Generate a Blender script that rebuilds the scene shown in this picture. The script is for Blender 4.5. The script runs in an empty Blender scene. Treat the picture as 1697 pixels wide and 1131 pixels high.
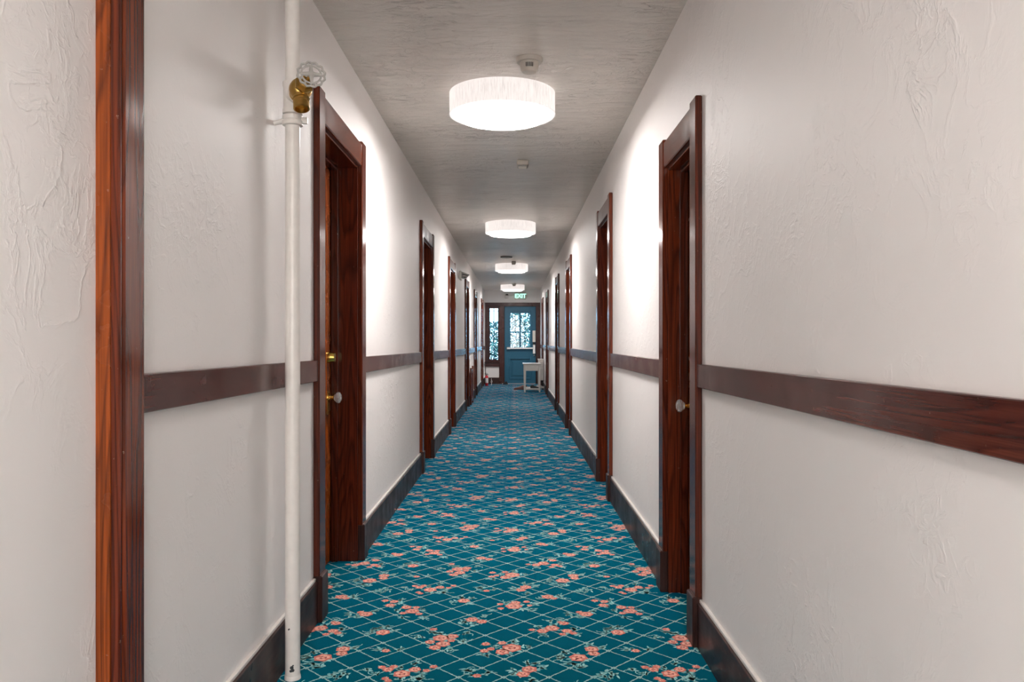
import bpy, bmesh, math, random
from mathutils import Vector, Matrix, Euler

# ------------------------------------------------------------------ camera, world, light, exposure
scene = bpy.context.scene
COL = scene.collection
EYE = 1.134
cam_data = bpy.data.cameras.new('camera')
cam_data.sensor_width = 36.0
cam_data.lens = 28.0
cam_data.shift_x = -4.0 / 1697
cam_data.shift_y = 0.5 / 1697
cam_data.clip_start = 0.05
cam = bpy.data.objects.new('camera', cam_data)
cam.location = (0, 0, EYE)
cam.rotation_euler = (math.pi / 2, 0, 0)
COL.objects.link(cam)
scene.camera = cam

world = bpy.data.worlds.new('sky')
scene.world = world
world.use_nodes = True
bg = world.node_tree.nodes['Background']
bg.inputs['Color'].default_value = (0.40, 0.70, 1.0, 1)
bg.inputs['Strength'].default_value = 6.5

def area_light(name, loc, rot, sx, sy, power, color):
    d = bpy.data.lights.new(name, 'AREA')
    d.shape = 'RECTANGLE'
    d.size, d.size_y = sx, sy
    d.energy = power
    d.color = color
    o = bpy.data.objects.new(name, d)
    o.location = loc
    o.rotation_euler = rot
    COL.objects.link(o)
    return o
YE_GLASS = 21.30
# fill light added behind the photographer, and a sky portal at the glazed end door
fill = area_light('back_fill_light', (-0.06, -3.12, 1.45), (math.pi / 2, 0, 0), 1.2, 1.7, 46.0, (1.0, 0.965, 0.94))
por = area_light('daylight_end_glazing', (0.0, YE_GLASS, 1.40), (-math.pi / 2, 0, 0), 1.4, 1.5, 1.0, (1, 1, 1))
por.data.cycles.is_portal = True      # only guides the sampling of the sky through the end glazing

vs = scene.view_settings
vs.view_transform = 'Standard'
vs.look = 'None'
vs.exposure = 1.08
vs.gamma = 1.0
vs.use_curve_mapping = False
scene.cycles.max_bounces = 8
scene.cycles.diffuse_bounces = 5
scene.cycles.glossy_bounces = 3
scene.cycles.sample_clamp_indirect = 8.0
LAMP_GLOW = 5.0
LAMP_WATTS = 15.5

# ------------------------------------------------------------------ dimensions (metres, floor = 0, x across, y along the hall)
WL, WR, HC, YE, YB = -0.81, 0.695, 2.504, 21.2, -3.2
SKIN = 0.26
random.seed(7)

# ------------------------------------------------------------------ materials
class NT:
    def __init__(self, name):
        self.m = bpy.data.materials.new(name)
        self.m.use_nodes = True
        self.t = self.m.node_tree
        self.b = self.t.nodes['Principled BSDF']
    def n(self, typ, **kw):
        nd = self.t.nodes.new('ShaderNode' + typ)
        for k, v in kw.items():
            if k in nd.inputs: nd.inputs[k].default_value = v
            else: setattr(nd, k, v)
        return nd
    def l(self, a, b): self.t.links.new(a, b)
    def set(self, **kw):
        for k, v in kw.items(): self.b.inputs[k.replace('_', ' ')].default_value = v
    def noise(self, vec, scale, detail=3, rough=0.5, dist=0.0):
        nd = self.n('TexNoise')
        nd.inputs['Scale'].default_value = scale
        nd.inputs['Detail'].default_value = detail
        nd.inputs['Roughness'].default_value = rough
        nd.inputs['Distortion'].default_value = dist
        self.l(vec, nd.inputs['Vector'])
        return nd.outputs['Fac']
    def ramp(self, fac, stops):
        nd = self.n('ValToRGB')
        e = nd.color_ramp.elements
        while len(e) < len(stops): e.new(0.5)
        for i, (p, c) in enumerate(stops):
            e[i].position = p
            e[i].color = (c, c, c, 1) if isinstance(c, (int, float)) else (*c, 1)
        self.l(fac, nd.inputs['Fac'])
        return nd.outputs['Color']
    def math(self, op, a, b=None):
        nd = self.n('Math', operation=op)
        for i, v in enumerate((a, b)):
            if v is None: continue
            if isinstance(v, (int, float)): nd.inputs[i].default_value = v
            else: self.l(v, nd.inputs[i])
        return nd.outputs[0]
    def mix(self, fac, a, b, mode='MIX'):
        nd = self.n('MixRGB', blend_type=mode)
        for k, v in (('Fac', fac), ('Color1', a), ('Color2', b)):
            if isinstance(v, (int, float)): nd.inputs[k].default_value = v
            elif isinstance(v, tuple): nd.inputs[k].default_value = (*v, 1)
            else: self.l(v, nd.inputs[k])
        return nd.outputs[0]
    def coords(self, scale=(1, 1, 1), random_offset=False, which='Object'):
        tc = self.n('TexCoord')
        mp = self.n('Mapping')
        mp.inputs['Scale'].default_value = scale
        src = tc.outputs[which]
        if random_offset:
            oi = self.n('ObjectInfo')
            mul = self.math('MULTIPLY', oi.outputs['Random'], 37.0)
            cb = self.n('CombineXYZ')
            for i in range(3): self.l(mul, cb.inputs[i])
            va = self.n('VectorMath', operation='ADD')
            self.l(src, va.inputs[0]); self.l(cb.outputs[0], va.inputs[1])
            src = va.outputs[0]
        self.l(src, mp.inputs['Vector'])
        return mp.outputs['Vector']
    def bump(self, height, strength, dist):
        nd = self.n('Bump')
        nd.inputs['Strength'].default_value = strength
        nd.inputs['Distance'].default_value = dist
        self.l(height, nd.inputs['Height'])
        self.l(nd.outputs['Normal'], self.b.inputs['Normal'])
        return nd

def plain(name, color, rough=0.5, metal=0.0, **kw):
    t = NT(name)
    v = t.coords()
    f = t.noise(v, 30.0, 3)
    c = t.mix(f, tuple(x * 0.88 for x in color), tuple(min(1, x * 1.08) for x in color))
    t.l(c, t.b.inputs['Base Color'])
    t.set(Roughness=rough, Metallic=metal)
    for k, x in kw.items(): t.b.inputs[k.replace('_', ' ')].default_value = x
    return t.m

def plaster(name, color, kind):
    t = NT(name)
    v = t.coords()
    big = t.noise(v, 1.1, 3, 0.5)
    # trowel marks: thin ridges that appear in patches
    vr = t.coords((1, 1, 1))
    warp = t.noise(vr, 7.0, 5, 0.6, 0.6)
    ridge = t.math('ABSOLUTE', t.math('SUBTRACT', warp, 0.5))
    ridge = t.ramp(ridge, [(0.0, 1.0), (0.035, 0.25), (0.09, 0.0)])
    patch = t.ramp(t.noise(v, 1.6, 3, 0.55), [(0.42, 0.0), (0.64, 1.0)])
    ridges = t.math('MULTIPLY', ridge, patch)
    grit = t.noise(v, 26.0, 5, 0.6, 0.8)
    grit = t.math('MULTIPLY', t.ramp(grit, [(0.52, 0.0), (0.72, 1.0)]), t.ramp(t.noise(v, 3.1, 2, 0.5), [(0.45, 0.0), (0.7, 1.0)]))
    if kind == 'ceiling':
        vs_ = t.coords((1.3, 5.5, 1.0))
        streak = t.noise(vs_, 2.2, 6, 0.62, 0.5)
        pit = t.ramp(t.noise(t.coords((1.0, 2.6, 1.0)), 9.0, 5, 0.62, 1.2), [(0.54, 0.0), (0.66, 1.0)])
        pit = t.math('MULTIPLY', pit, t.ramp(t.noise(v, 2.0, 2), [(0.45, 0.0), (0.65, 1.0)]))
        h = t.math('ADD', t.math('MULTIPLY', streak, 1.6), t.math('MULTIPLY', ridges, 0.25))
        h = t.math('ADD', h, t.math('MULTIPLY', pit, -0.45))
        h = t.math('ADD', h, t.math('MULTIPLY', grit, 0.2))
        t.bump(h, 1.0, 0.018)
        tone = t.mix(t.ramp(streak, [(0.3, 0.0), (0.7, 1.0)]), tuple(x * 0.88 for x in color), color)  # streak relief shading put into the colour, along with uneven paint
        tone = t.mix(t.math('MULTIPLY', pit, 0.35), tone, (0.30, 0.26, 0.22))
        t.l(tone, t.b.inputs['Base Color'])
        t.set(Roughness=0.33)
        t.b.inputs['Specular IOR Level'].default_value = 0.35
    else:
        h = t.math('ADD', t.math('MULTIPLY', big, 2.4), t.math('MULTIPLY', ridges, 0.27))
        h = t.math('ADD', h, t.math('MULTIPLY', grit, 0.40))
        t.bump(h, 0.75, 0.0055)
        tone = t.mix(t.noise(v, 2.2, 4, 0.6), tuple(x * 0.95 for x in color), color)
        t.l(tone, t.b.inputs['Base Color'])
        t.set(Roughness=0.55)
        t.b.inputs['Specular IOR Level'].default_value = 0.3
    return t.m

def wood(name, axis, dark, mid, hot, rough=0.27, scuff=0.25, hot_amount=0.5):
    """varnished fir with grain that runs along one local axis"""
    t = NT(name)
    s = {'x': (0.45, 8, 8), 'y': (8, 0.45, 8), 'z': (8, 8, 0.45)}[axis]
    v = t.coords(s, True)
    swirl = t.noise(v, 1.3, 1.5, 0.4)
    bands = t.math('FRACT', t.math('MULTIPLY', swirl, 16.0))
    bands = t.ramp(bands, [(0.0, 0.35), (0.30, 0.8), (0.80, 1.0), (1.0, 0.35)])
    fine = t.noise(t.coords(tuple(x * (6 if x > 2 else 2) for x in s), True), 3.0, 4, 0.65)
    broad = t.noise(t.coords(tuple(x * 0.3 for x in s), True), 1.6, 2)
    c = t.mix(t.ramp(bands, [(0.0, 0.0), (1.0, 0.8)]), dark, mid)
    c = t.mix(t.math('MULTIPLY', t.math('MULTIPLY', bands, t.ramp(broad, [(0.42, 0.0), (0.7, 1.0)])), hot_amount), c, hot)
    c = t.mix(t.math('MULTIPLY', t.ramp(fine, [(0.35, 1.0), (0.6, 0.0)]), 0.55), c, tuple(x * 0.5 for x in dark))
    # chips and pale scuffs left by decades of knocks
    sc = t.ramp(t.noise(t.coords((1, 1, 1), True), 60.0, 3, 0.6), [(0.70, 0.0), (0.76, 1.0)])
    c = t.mix(t.math('MULTIPLY', sc, scuff), c, (0.50, 0.36, 0.28))
    t.l(c, t.b.inputs['Base Color'])
    rr = t.ramp(t.noise(t.coords((1, 1, 1), True), 7.0, 4), [(0.3, rough * 0.75), (0.75, rough * 1.5)])
    t.l(rr, t.b.inputs['Roughness'])
    t.b.inputs['Specular IOR Level'].default_value = 0.32
    t.bump(t.math('ADD', bands, fine), 0.12, 0.0008)
    return t.m

M = {}
M['wall'] = plaster('painted_plaster', (0.845, 0.812, 0.795), 'wall')
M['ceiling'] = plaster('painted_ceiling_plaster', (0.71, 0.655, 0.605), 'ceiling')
DARK, MID, HOT = (0.016, 0.0048, 0.0034), (0.155, 0.027, 0.011), (0.40, 0.075, 0.013)
for ax in 'xyz':
    M['wood_' + ax] = wood('varnished_fir_' + ax, ax, DARK, MID, HOT, 0.14, 0.3, 0.35)
    M['fir_' + ax] = wood('orange_fir_' + ax, ax, (0.045, 0.008, 0.003), (0.21, 0.042, 0.010), (0.50, 0.11, 0.012), 0.22, 0.25, 0.8)
M['base_y'] = wood('scuffed_dark_base_y', 'y', (0.016, 0.007, 0.006), (0.058, 0.020, 0.015), (0.14, 0.04, 0.025), 0.34, 0.35, 0.3)
M['base_x'] = wood('scuffed_dark_base_x', 'x', (0.016, 0.007, 0.006), (0.058, 0.020, 0.015), (0.14, 0.04, 0.025), 0.34, 0.35, 0.3)
M['base_z'] = wood('scuffed_dark_base_z', 'z', (0.016, 0.007, 0.006), (0.058, 0.020, 0.015), (0.14, 0.04, 0.025), 0.34, 0.35, 0.3)
M['frame_z'] = wood('dark_end_frame_z', 'z', (0.014, 0.005, 0.005), (0.075, 0.018, 0.016), (0.16, 0.03, 0.02), 0.3, 0.2, 0.3)
M['frame_x'] = wood('dark_end_frame_x', 'x', (0.014, 0.005, 0.005), (0.075, 0.018, 0.016), (0.16, 0.03, 0.02), 0.3, 0.2, 0.3)
M['rail_y'] = wood('chair_rail_fir_y', 'y', (0.030, 0.007, 0.006), (0.115, 0.024, 0.016), (0.22, 0.05, 0.022), 0.20, 0.3, 0.5)

def carpet(name, color, var=0.35, tint=(0.45, 0.70, 0.76)):
    t = NT(name)
    v = t.coords()
    n1 = t.noise(v, 330.0, 2, 0.7)
    n2 = t.noise(v, 2.4, 3, 0.5)
    c = t.mix(t.ramp(n1, [(0.3, 0.0), (0.7, 1.0)]), tuple(x * (1 - var) for x in color), tuple(x * (1 + var) for x in color))
    c = t.mix(t.math('MULTIPLY', n2, 0.3), c, tuple(x * 0.75 for x in color))
    t.l(c, t.b.inputs['Base Color'])
    t.set(Roughness=0.85)
    t.b.inputs['Specular IOR Level'].default_value = 0.0
    t.b.inputs['Sheen Weight'].default_value = 1.0
    t.b.inputs['Sheen Roughness'].default_value = 0.3
    t.b.inputs['Sheen Tint'].default_value = (*tint, 1)
    t.bump(n1, 0.4, 0.002)
    return t.m
M['carpet'] = carpet('teal_carpet_pile', (0.003, 0.073, 0.083), 0.35, (0.0, 0.44, 0.95))
M['c_line'] = carpet('carpet_trellis_yarn', (0.30, 0.52, 0.50), 0.2)
M['c_leaf'] = carpet('carpet_leaf_yarn', (0.30, 0.62, 0.61), 0.2)
M['c_leaf2'] = carpet('carpet_dark_leaf_yarn', (0.15, 0.43, 0.44), 0.2)
M['c_coral'] = carpet('carpet_coral_yarn', (0.66, 0.18, 0.13), 0.2)
M['c_pink'] = carpet('carpet_pink_yarn', (0.90, 0.43, 0.32), 0.15)
M['c_red'] = carpet('carpet_dark_red_yarn', (0.25, 0.022, 0.022), 0.2)

M['white_paint'] = plain('white_enamel', (0.74, 0.70, 0.66), 0.35)
M['plastic'] = plain('off_white_plastic', (0.70, 0.66, 0.60), 0.4)
M['aged_plastic'] = plain('aged_beige_plastic', (0.50, 0.455, 0.40), 0.45)
M['black'] = plain('black_plastic', (0.012, 0.012, 0.013), 0.45)
M['grey'] = plain('grey_metal', (0.33, 0.32, 0.30), 0.45, 0.2)
M['wheel_grey'] = plain('worn_white_iron', (0.42, 0.40, 0.37), 0.5)
M['dark_grey'] = plain('dark_grey_grille', (0.06, 0.058, 0.055), 0.6)
M['brass'] = plain('old_brass', (0.50, 0.31, 0.09), 0.33, 1.0)
M['brass_bright'] = plain('polished_brass', (0.95, 0.66, 0.16), 0.2, 1.0)
M['steel'] = plain('brushed_steel', (0.62, 0.62, 0.62), 0.32, 1.0)
M['teal_paint'] = plain('teal_door_paint', (0.012, 0.115, 0.195), 0.5)
M['red'] = plain('red_enamel', (0.62, 0.012, 0.030), 0.3)
M['label'] = plain('white_label', (0.78, 0.76, 0.76), 0.5)
M['brown_leather'] = plain('brown_leather', (0.11, 0.030, 0.020), 0.4)
M['chip'] = plain('bare_iron_chip', (0.03, 0.035, 0.04), 0.6)
M['ground'] = plain('garden_soil', (0.10, 0.075, 0.05), 0.9)
M['bark'] = plain('shrub_bark', (0.05, 0.035, 0.025), 0.9)
g = NT('crystal_glass')
g.set(Base_Color=(1, 1, 1, 1), Roughness=0.03)
g.b.inputs['Transmission Weight'].default_value = 0.85
g.b.inputs['IOR'].default_value = 1.5
M['crystal'] = g.m
g = NT('window_glass')       # thin clear pane
tr = g.n('BsdfTransparent'); gl = g.n('BsdfGlossy'); gl.inputs['Roughness'].default_value = 0.02
mx = g.n('MixShader'); fr = g.n('Fresnel'); fr.inputs['IOR'].default_value = 1.3
tr.inputs['Color'].default_value = (0.90, 0.97, 0.98, 1)
g.l(fr.outputs[0], mx.inputs[0]); g.l(tr.outputs[0], mx.inputs[1]); g.l(gl.outputs[0], mx.inputs[2])
g.l(mx.outputs[0], g.t.nodes['Material Output'].inputs['Surface'])
M['pane'] = g.m

def leafmat(name, color):
    t = NT(name)
    f = t.noise(t.coords(), 9.0, 2)
    t.l(t.mix(f, tuple(x * 0.6 for x in color), tuple(x * 1.3 for x in color)), t.b.inputs['Base Color'])
    t.set(Roughness=0.45)
    return t.m
M['leaf'] = leafmat('shrub_leaf', (0.007, 0.035, 0.028))
M['leaf2'] = leafmat('shrub_leaf_pale', (0.035, 0.10, 0.07))

def emitter(name, color, strength, streaks=False):
    t = NT(name)
    t.set(Base_Color=(0.45, 0.43, 0.41, 1), Roughness=0.7)
    t.b.inputs['Emission Strength'].default_value = strength
    if streaks:
        tc = t.n('TexCoord')
        sep = t.n('SeparateXYZ'); t.l(tc.outputs['Object'], sep.inputs[0])
        ang = t.math('ARCTAN2', sep.outputs['Y'], sep.outputs['X'])
        cb = t.n('CombineXYZ')
        t.l(t.math('MULTIPLY', ang, 26.0), cb.inputs[0]); t.l(t.math('MULTIPLY', sep.outputs['Z'], 7.0), cb.inputs[1])
        f = t.noise(cb.outputs[0], 1.5, 5, 0.7)
        c = t.ramp(f, [(0.30, tuple(x * 0.45 for x in color)), (0.5, tuple(x * 0.85 for x in color)), (0.68, color)])
        t.l(c, t.b.inputs['Emission Color'])
    else:
        t.b.inputs['Emission Color'].default_value = (*color, 1)
    return t.m
M['diffuser'] = emitter('lit_lamp_diffuser', (1.0, 0.955, 0.93), LAMP_GLOW)
M['diffuser_side'] = emitter('lit_lamp_inner_drum', (1.0, 0.96, 0.93), 0.9)
M['shade'] = emitter('lit_fibre_shade', (1.0, 0.92, 0.89), 0.42, True)
M['exit_face'] = emitter('exit_sign_face', (0.30, 0.45, 0.38), 0.15)
M['exit_green'] = emitter('exit_sign_letters', (0.35, 1.0, 0.72), 0.85)

# ------------------------------------------------------------------ mesh helpers
def box(bm, x0, x1, y0, y1, z0, z1, bev=0.0, seg=1):
    t = bmesh.new()
    vs_ = [t.verts.new(p) for p in ((x0,y0,z0),(x1,y0,z0),(x1,y1,z0),(x0,y1,z0),(x0,y0,z1),(x1,y0,z1),(x1,y1,z1),(x0,y1,z1))]
    for f in ((3,2,1,0),(4,5,6,7),(0,1,5,4),(1,2,6,5),(2,3,7,6),(3,0,4,7)): t.faces.new([vs_[i] for i in f])
    if bev: bmesh.ops.bevel(t, geom=list(t.edges), offset=bev, segments=seg, affect='EDGES', profile=0.5)
    merge(bm, t)
def merge(bm, t, mat=None, mat_index=None):
    me = bpy.data.meshes.new('tmp')
    if mat is not None: t.transform(mat)
    if mat_index is not None:
        for f in t.faces: f.material_index = mat_index
    t.to_mesh(me); t.free()
    bm.from_mesh(me)
    bpy.data.meshes.remove(me)
def lathe(bm, prof, n=32, mat=None, cap=True):
    """profile of (radius, height) turned about z"""
    t = bmesh.new()
    rings = []
    for r, z in prof:
        rings.append([t.verts.new((r * math.cos(2*math.pi*i/n), r * math.sin(2*math.pi*i/n), z)) for i in range(n)] if r > 1e-6 else [t.verts.new((0, 0, z))])
    for a, b in zip(rings, rings[1:]):
        for i in range(n):
            j = (i + 1) % n
            if len(a) == 1 and len(b) == 1: continue
            if len(a) == 1: t.faces.new((a[0], b[j], b[i]))
            elif len(b) == 1: t.faces.new((a[i], a[j], b[0]))
            else: t.faces.new((a[i], a[j], b[j], b[i]))
    if cap:
        for rg, rev in ((rings[0], True), (rings[-1], False)):
            if len(rg) > 1: t.faces.new(list(reversed(rg)) if rev else rg)
    bmesh.ops.recalc_face_normals(t, faces=list(t.faces))
    merge(bm, t, mat)
def tube(bm, pts, rad, n=10, closed=False):
    """round tube swept along points; rad is a number or one per point"""
    t = bmesh.new()
    pts = [Vector(p) for p in pts]
    N = len(pts)
    rings = []
    up = Vector((0.123, 0.31, 0.94)).normalized()
    for i, p in enumerate(pts):
        a = pts[i - 1] if (i or closed) else p
        b = pts[(i + 1) % N] if (i < N - 1 or closed) else p
        d = (b - a).normalized()
        s = d.cross(up)
        if s.length < 1e-4: s = d.cross(Vector((1, 0, 0)))
        s.normalize(); u = s.cross(d)
        r = rad[i] if isinstance(rad, (list, tuple)) else rad
        rings.append([t.verts.new(p + s * r * math.cos(2*math.pi*k/n) + u * r * math.sin(2*math.pi*k/n)) for k in range(n)])
    for i in range(N if closed else N - 1):
        a, b = rings[i], rings[(i + 1) % N]
        for k in range(n): t.faces.new((a[k], a[(k+1) % n], b[(k+1) % n], b[k]))
    if not closed:
        t.faces.new(list(reversed(rings[0]))); t.faces.new(rings[-1])
    bmesh.ops.recalc_face_normals(t, faces=list(t.faces))
    merge(bm, t)
def along(d):
    """matrix turning z to direction d"""
    return Vector((0, 0, 1)).rotation_difference(Vector(d).normalized()).to_matrix().to_4x4()
def mesh(name, bm, mats, smooth=False):
    me = bpy.data.meshes.new(name)
    bm.normal_update()
    bm.to_mesh(me); bm.free()
    for m in (mats if isinstance(mats, (list, tuple)) else [mats]): me.materials.append(m)
    if smooth:
        me.polygons.foreach_set('use_smooth', [True] * len(me.polygons))
        me.set_sharp_from_angle(angle=math.radians(38))
    return me
def obj(name, me, parent=None, loc=(0, 0, 0), rot=(0, 0, 0)):
    o = bpy.data.objects.new(name, me)
    o.location = loc; o.rotation_euler = rot
    if parent: o.parent = parent
    COL.objects.link(o)
    return o
def empty(name, loc=(0, 0, 0), rz=0.0):
    o = bpy.data.objects.new(name, None)
    o.location = loc; o.rotation_euler = (0, 0, rz); o.empty_display_size = 0.05
    COL.objects.link(o)
    return o
def tag(o, label, cat, group=None, kind=None):
    o['label'] = label; o['category'] = cat
    if group: o['group'] = group
    if kind: o['kind'] = kind
    return o
def part(name, parent, mat, fn, smooth=False):
    bm = bmesh.new(); fn(bm)
    return obj(name, mesh(name, bm, mat, smooth), parent)
def boxes(name, parent, mat, *bs, bev=0.0, smooth=False):
    bm = bmesh.new()
    for b in bs: box(bm, *b, bev)
    return obj(name, mesh(name, bm, mat, smooth), parent)

# ------------------------------------------------------------------ layout of the hall
CAS, CTH = 0.10, 0.026          # casing width and how far it stands off the wall
# (y of the near outer casing edge, outer width, casing top, recess)
LEFT_DOORS = [(3.206, 1.005, 2.168, 0.135), (6.80, 1.01, 2.172, 0.135), (9.68, 0.98, 2.172, 0.135), (12.94, 0.96, 2.172, 0.135), (15.86, 0.94, 2.172, 0.135), (19.18, 0.94, 2.172, 0.135)]
RIGHT_DOORS = [(2.945, 0.75, 2.046, 0.088), (5.63, 0.90, 2.188, 0.11), (9.58, 0.88, 2.182, 0.11), (12.28, 0.88, 2.182, 0.11), (16.15, 0.88, 2.182, 0.11), (18.9, 0.80, 2.182, 0.11)]
BLIND = (0.52, 1.17, 2.168)     # plastered-up doorway on the left wall: y0, outer width, top

def wall_boxes(x0, x1, doors, blind=None):
    """solid pieces of a side wall around its doorways"""
    out = []
    holes = [(y + CAS - 0.012, y + w - CAS + 0.012, top - 0.125) for y, w, top, r in doors]
    if blind: holes.append((blind[0] + CAS - 0.012, blind[0] + blind[1] - CAS + 0.012, blind[2] - 0.125))
    holes.sort()
    y = YB - 0.2
    for a, b, h in holes:
        out.append((x0, x1, y, a, 0, HC))
        out.append((x0, x1, a, b, h, HC))
        y = b
    out.append((x0, x1, y, YE + 0.2, 0, HC))
    return out

fl = tag(boxes('floor', None, M['carpet'], (WL - 0.3, WR + 0.3, YB - 0.2, YE + 0.15, -0.1, 0)), 'teal carpet with pink roses in a pale trellis along the hall', 'carpet', kind='structure')
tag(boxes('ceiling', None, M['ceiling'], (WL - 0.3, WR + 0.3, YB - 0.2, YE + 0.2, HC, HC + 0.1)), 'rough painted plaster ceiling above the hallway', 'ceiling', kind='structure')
bl_y0, bl_y1 = BLIND[0] + CAS - 0.012, BLIND[0] + BLIND[1] - CAS + 0.012
tag(boxes('wall_left', None, M['wall'], *wall_boxes(WL - SKIN, WL, LEFT_DOORS, BLIND), (WL - SKIN - 0.05, WL - SKIN, YB - 0.2, YE + 0.2, 0, HC),
    (WL - SKIN, WL - 0.024, bl_y0, bl_y1, 0, BLIND[2] - 0.125)), 'white plaster wall with the standpipe and a long row of doors', 'wall', kind='structure')
tag(boxes('wall_right', None, M['wall'], *wall_boxes(WR, WR + SKIN, RIGHT_DOORS), (WR + SKIN, WR + SKIN + 0.05, YB - 0.2, YE + 0.2, 0, HC)), 'bare white plaster wall across from the standpipe', 'wall', kind='structure')

# ------------------------------------------------------------------ carpet print: trellis and rose sprays as inlaid yarn
MOTIFS = [
    ([(-0.28, 3.04, 0.0285), (-0.238, 3.056, 0.021), (-0.267, 2.98, 0.0242), (-0.318, 3.0, 0.0169), (-0.294, 2.946, 0.0203), (-0.239, 3.015, 0.0132), (-0.318, 3.131, 0.0137)],
     [(-0.188, 3.087), (-0.359, 3.061), (-0.234, 2.932), (-0.296, 3.087), (-0.317, 3.103), (-0.199, 3.015)]),
    ([(-0.01, 2.942, 0.0331), (-0.043, 2.904, 0.0236), (-0.046, 2.99, 0.0149), (-0.107, 2.98, 0.0149), (-0.11, 2.913, 0.0146), (-0.087, 2.932, 0.0128)],
     [(0.041, 2.956), (0.005, 3.0), (-0.107, 2.872), (-0.021, 2.881), (-0.073, 2.956)]),
    ([(0.531, 2.712, 0.0263), (0.571, 2.748, 0.019), (0.479, 2.748, 0.0171), (0.495, 2.772, 0.0125), (0.454, 2.767, 0.0124), (0.481, 2.675, 0.0115), (0.493, 2.658, 0.011), (0.633, 2.772, 0.0125), (0.612, 2.739, 0.0114)],
     [(0.414, 2.744), (0.568, 2.791), (0.52, 2.681), (0.575, 2.681), (0.605, 2.681), (0.443, 2.712), (0.516, 2.762), (0.59, 2.717)]),
    ([(0.052, 2.75, 0.0241), (0.029, 2.709, 0.0203)],
     [(0.053, 2.792), (0.074, 2.797), (0.001, 2.742), (0.094, 2.767), (0.061, 2.673), (0.007, 2.705)]),
    ([(-0.127, 2.697, 0.0135)],
     [(-0.16, 2.742), (-0.143, 2.737), (-0.151, 2.705), (-0.103, 2.717)]),
    ([(-0.173, 3.241, 0.0233), (-0.132, 3.218, 0.0191)],
     [(-0.217, 3.224), (-0.124, 3.282), (-0.166, 3.184), (-0.2, 3.207)]),
    ([(-0.003, 3.405, 0.0319), (0.005, 3.451, 0.0194), (-0.061, 3.431, 0.0129), (-0.058, 3.376, 0.0127), (0.053, 3.464, 0.013), (0.065, 3.414, 0.0107)],
     [(0.072, 3.361), (-0.085, 3.361), (0.035, 3.367), (-0.029, 3.451), (0.083, 3.438)]),
    ([(0.298, 3.306, 0.0252), (0.272, 3.329, 0.0138)],
     [(0.237, 3.289), (0.23, 3.322), (0.272, 3.276), (0.328, 3.336)]),
    ([(0.147, 3.53, 0.0244), (0.173, 3.51, 0.0146)],
     [(0.21, 3.522), (0.192, 3.545), (0.126, 3.507)]),
    ([(-0.221, 3.477, 0.0239)],
     [(-0.267, 3.457), (-0.232, 3.518), (-0.192, 3.504), (-0.206, 3.444)]),
    ([(0.486, 3.343, 0.0254), (0.455, 3.391, 0.0199), (0.497, 3.388, 0.0141), (0.45, 3.318, 0.0138), (0.518, 3.309, 0.0137), (0.391, 3.466, 0.0168), (0.381, 3.417, 0.0189), (0.351, 3.478, 0.0144)],
     [(0.42, 3.448), (0.454, 3.276), (0.522, 3.363), (0.422, 3.35), (0.539, 3.269), (0.42, 3.485), (0.401, 3.405)]),
    ([(0.148, 3.144, 0.0261), (0.11, 3.114, 0.0205), (0.199, 3.199, 0.0177), (0.185, 3.212, 0.0111), (0.205, 3.114, 0.0183), (0.186, 3.079, 0.0128), (0.229, 3.091, 0.0139), (0.069, 3.126, 0.0119)],
     [(0.147, 3.218), (0.202, 3.246), (0.115, 3.073), (0.247, 3.073), (0.092, 3.156), (0.168, 3.181), (0.23, 3.138)]),
    ([(0.403, 3.099, 0.0247)],
     [(0.369, 3.138), (0.412, 3.162), (0.386, 3.15), (0.44, 3.114), (0.361, 3.106)]),
    ([(0.444, 2.915, 0.0141)],
     [(0.422, 2.93), (0.487, 2.93)]),
    ([(0.229, 2.851, 0.0296), (0.284, 2.93, 0.0233), (0.288, 2.889, 0.019)],
     [(0.171, 2.869), (0.216, 2.791), (0.199, 2.81), (0.237, 2.781), (0.322, 2.941), (0.276, 2.973), (0.193, 2.899), (0.166, 2.849)]),
    ([],
     [(0.295, 2.699), (0.317, 2.721), (0.316, 2.681), (0.337, 2.703)]),
]

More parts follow.
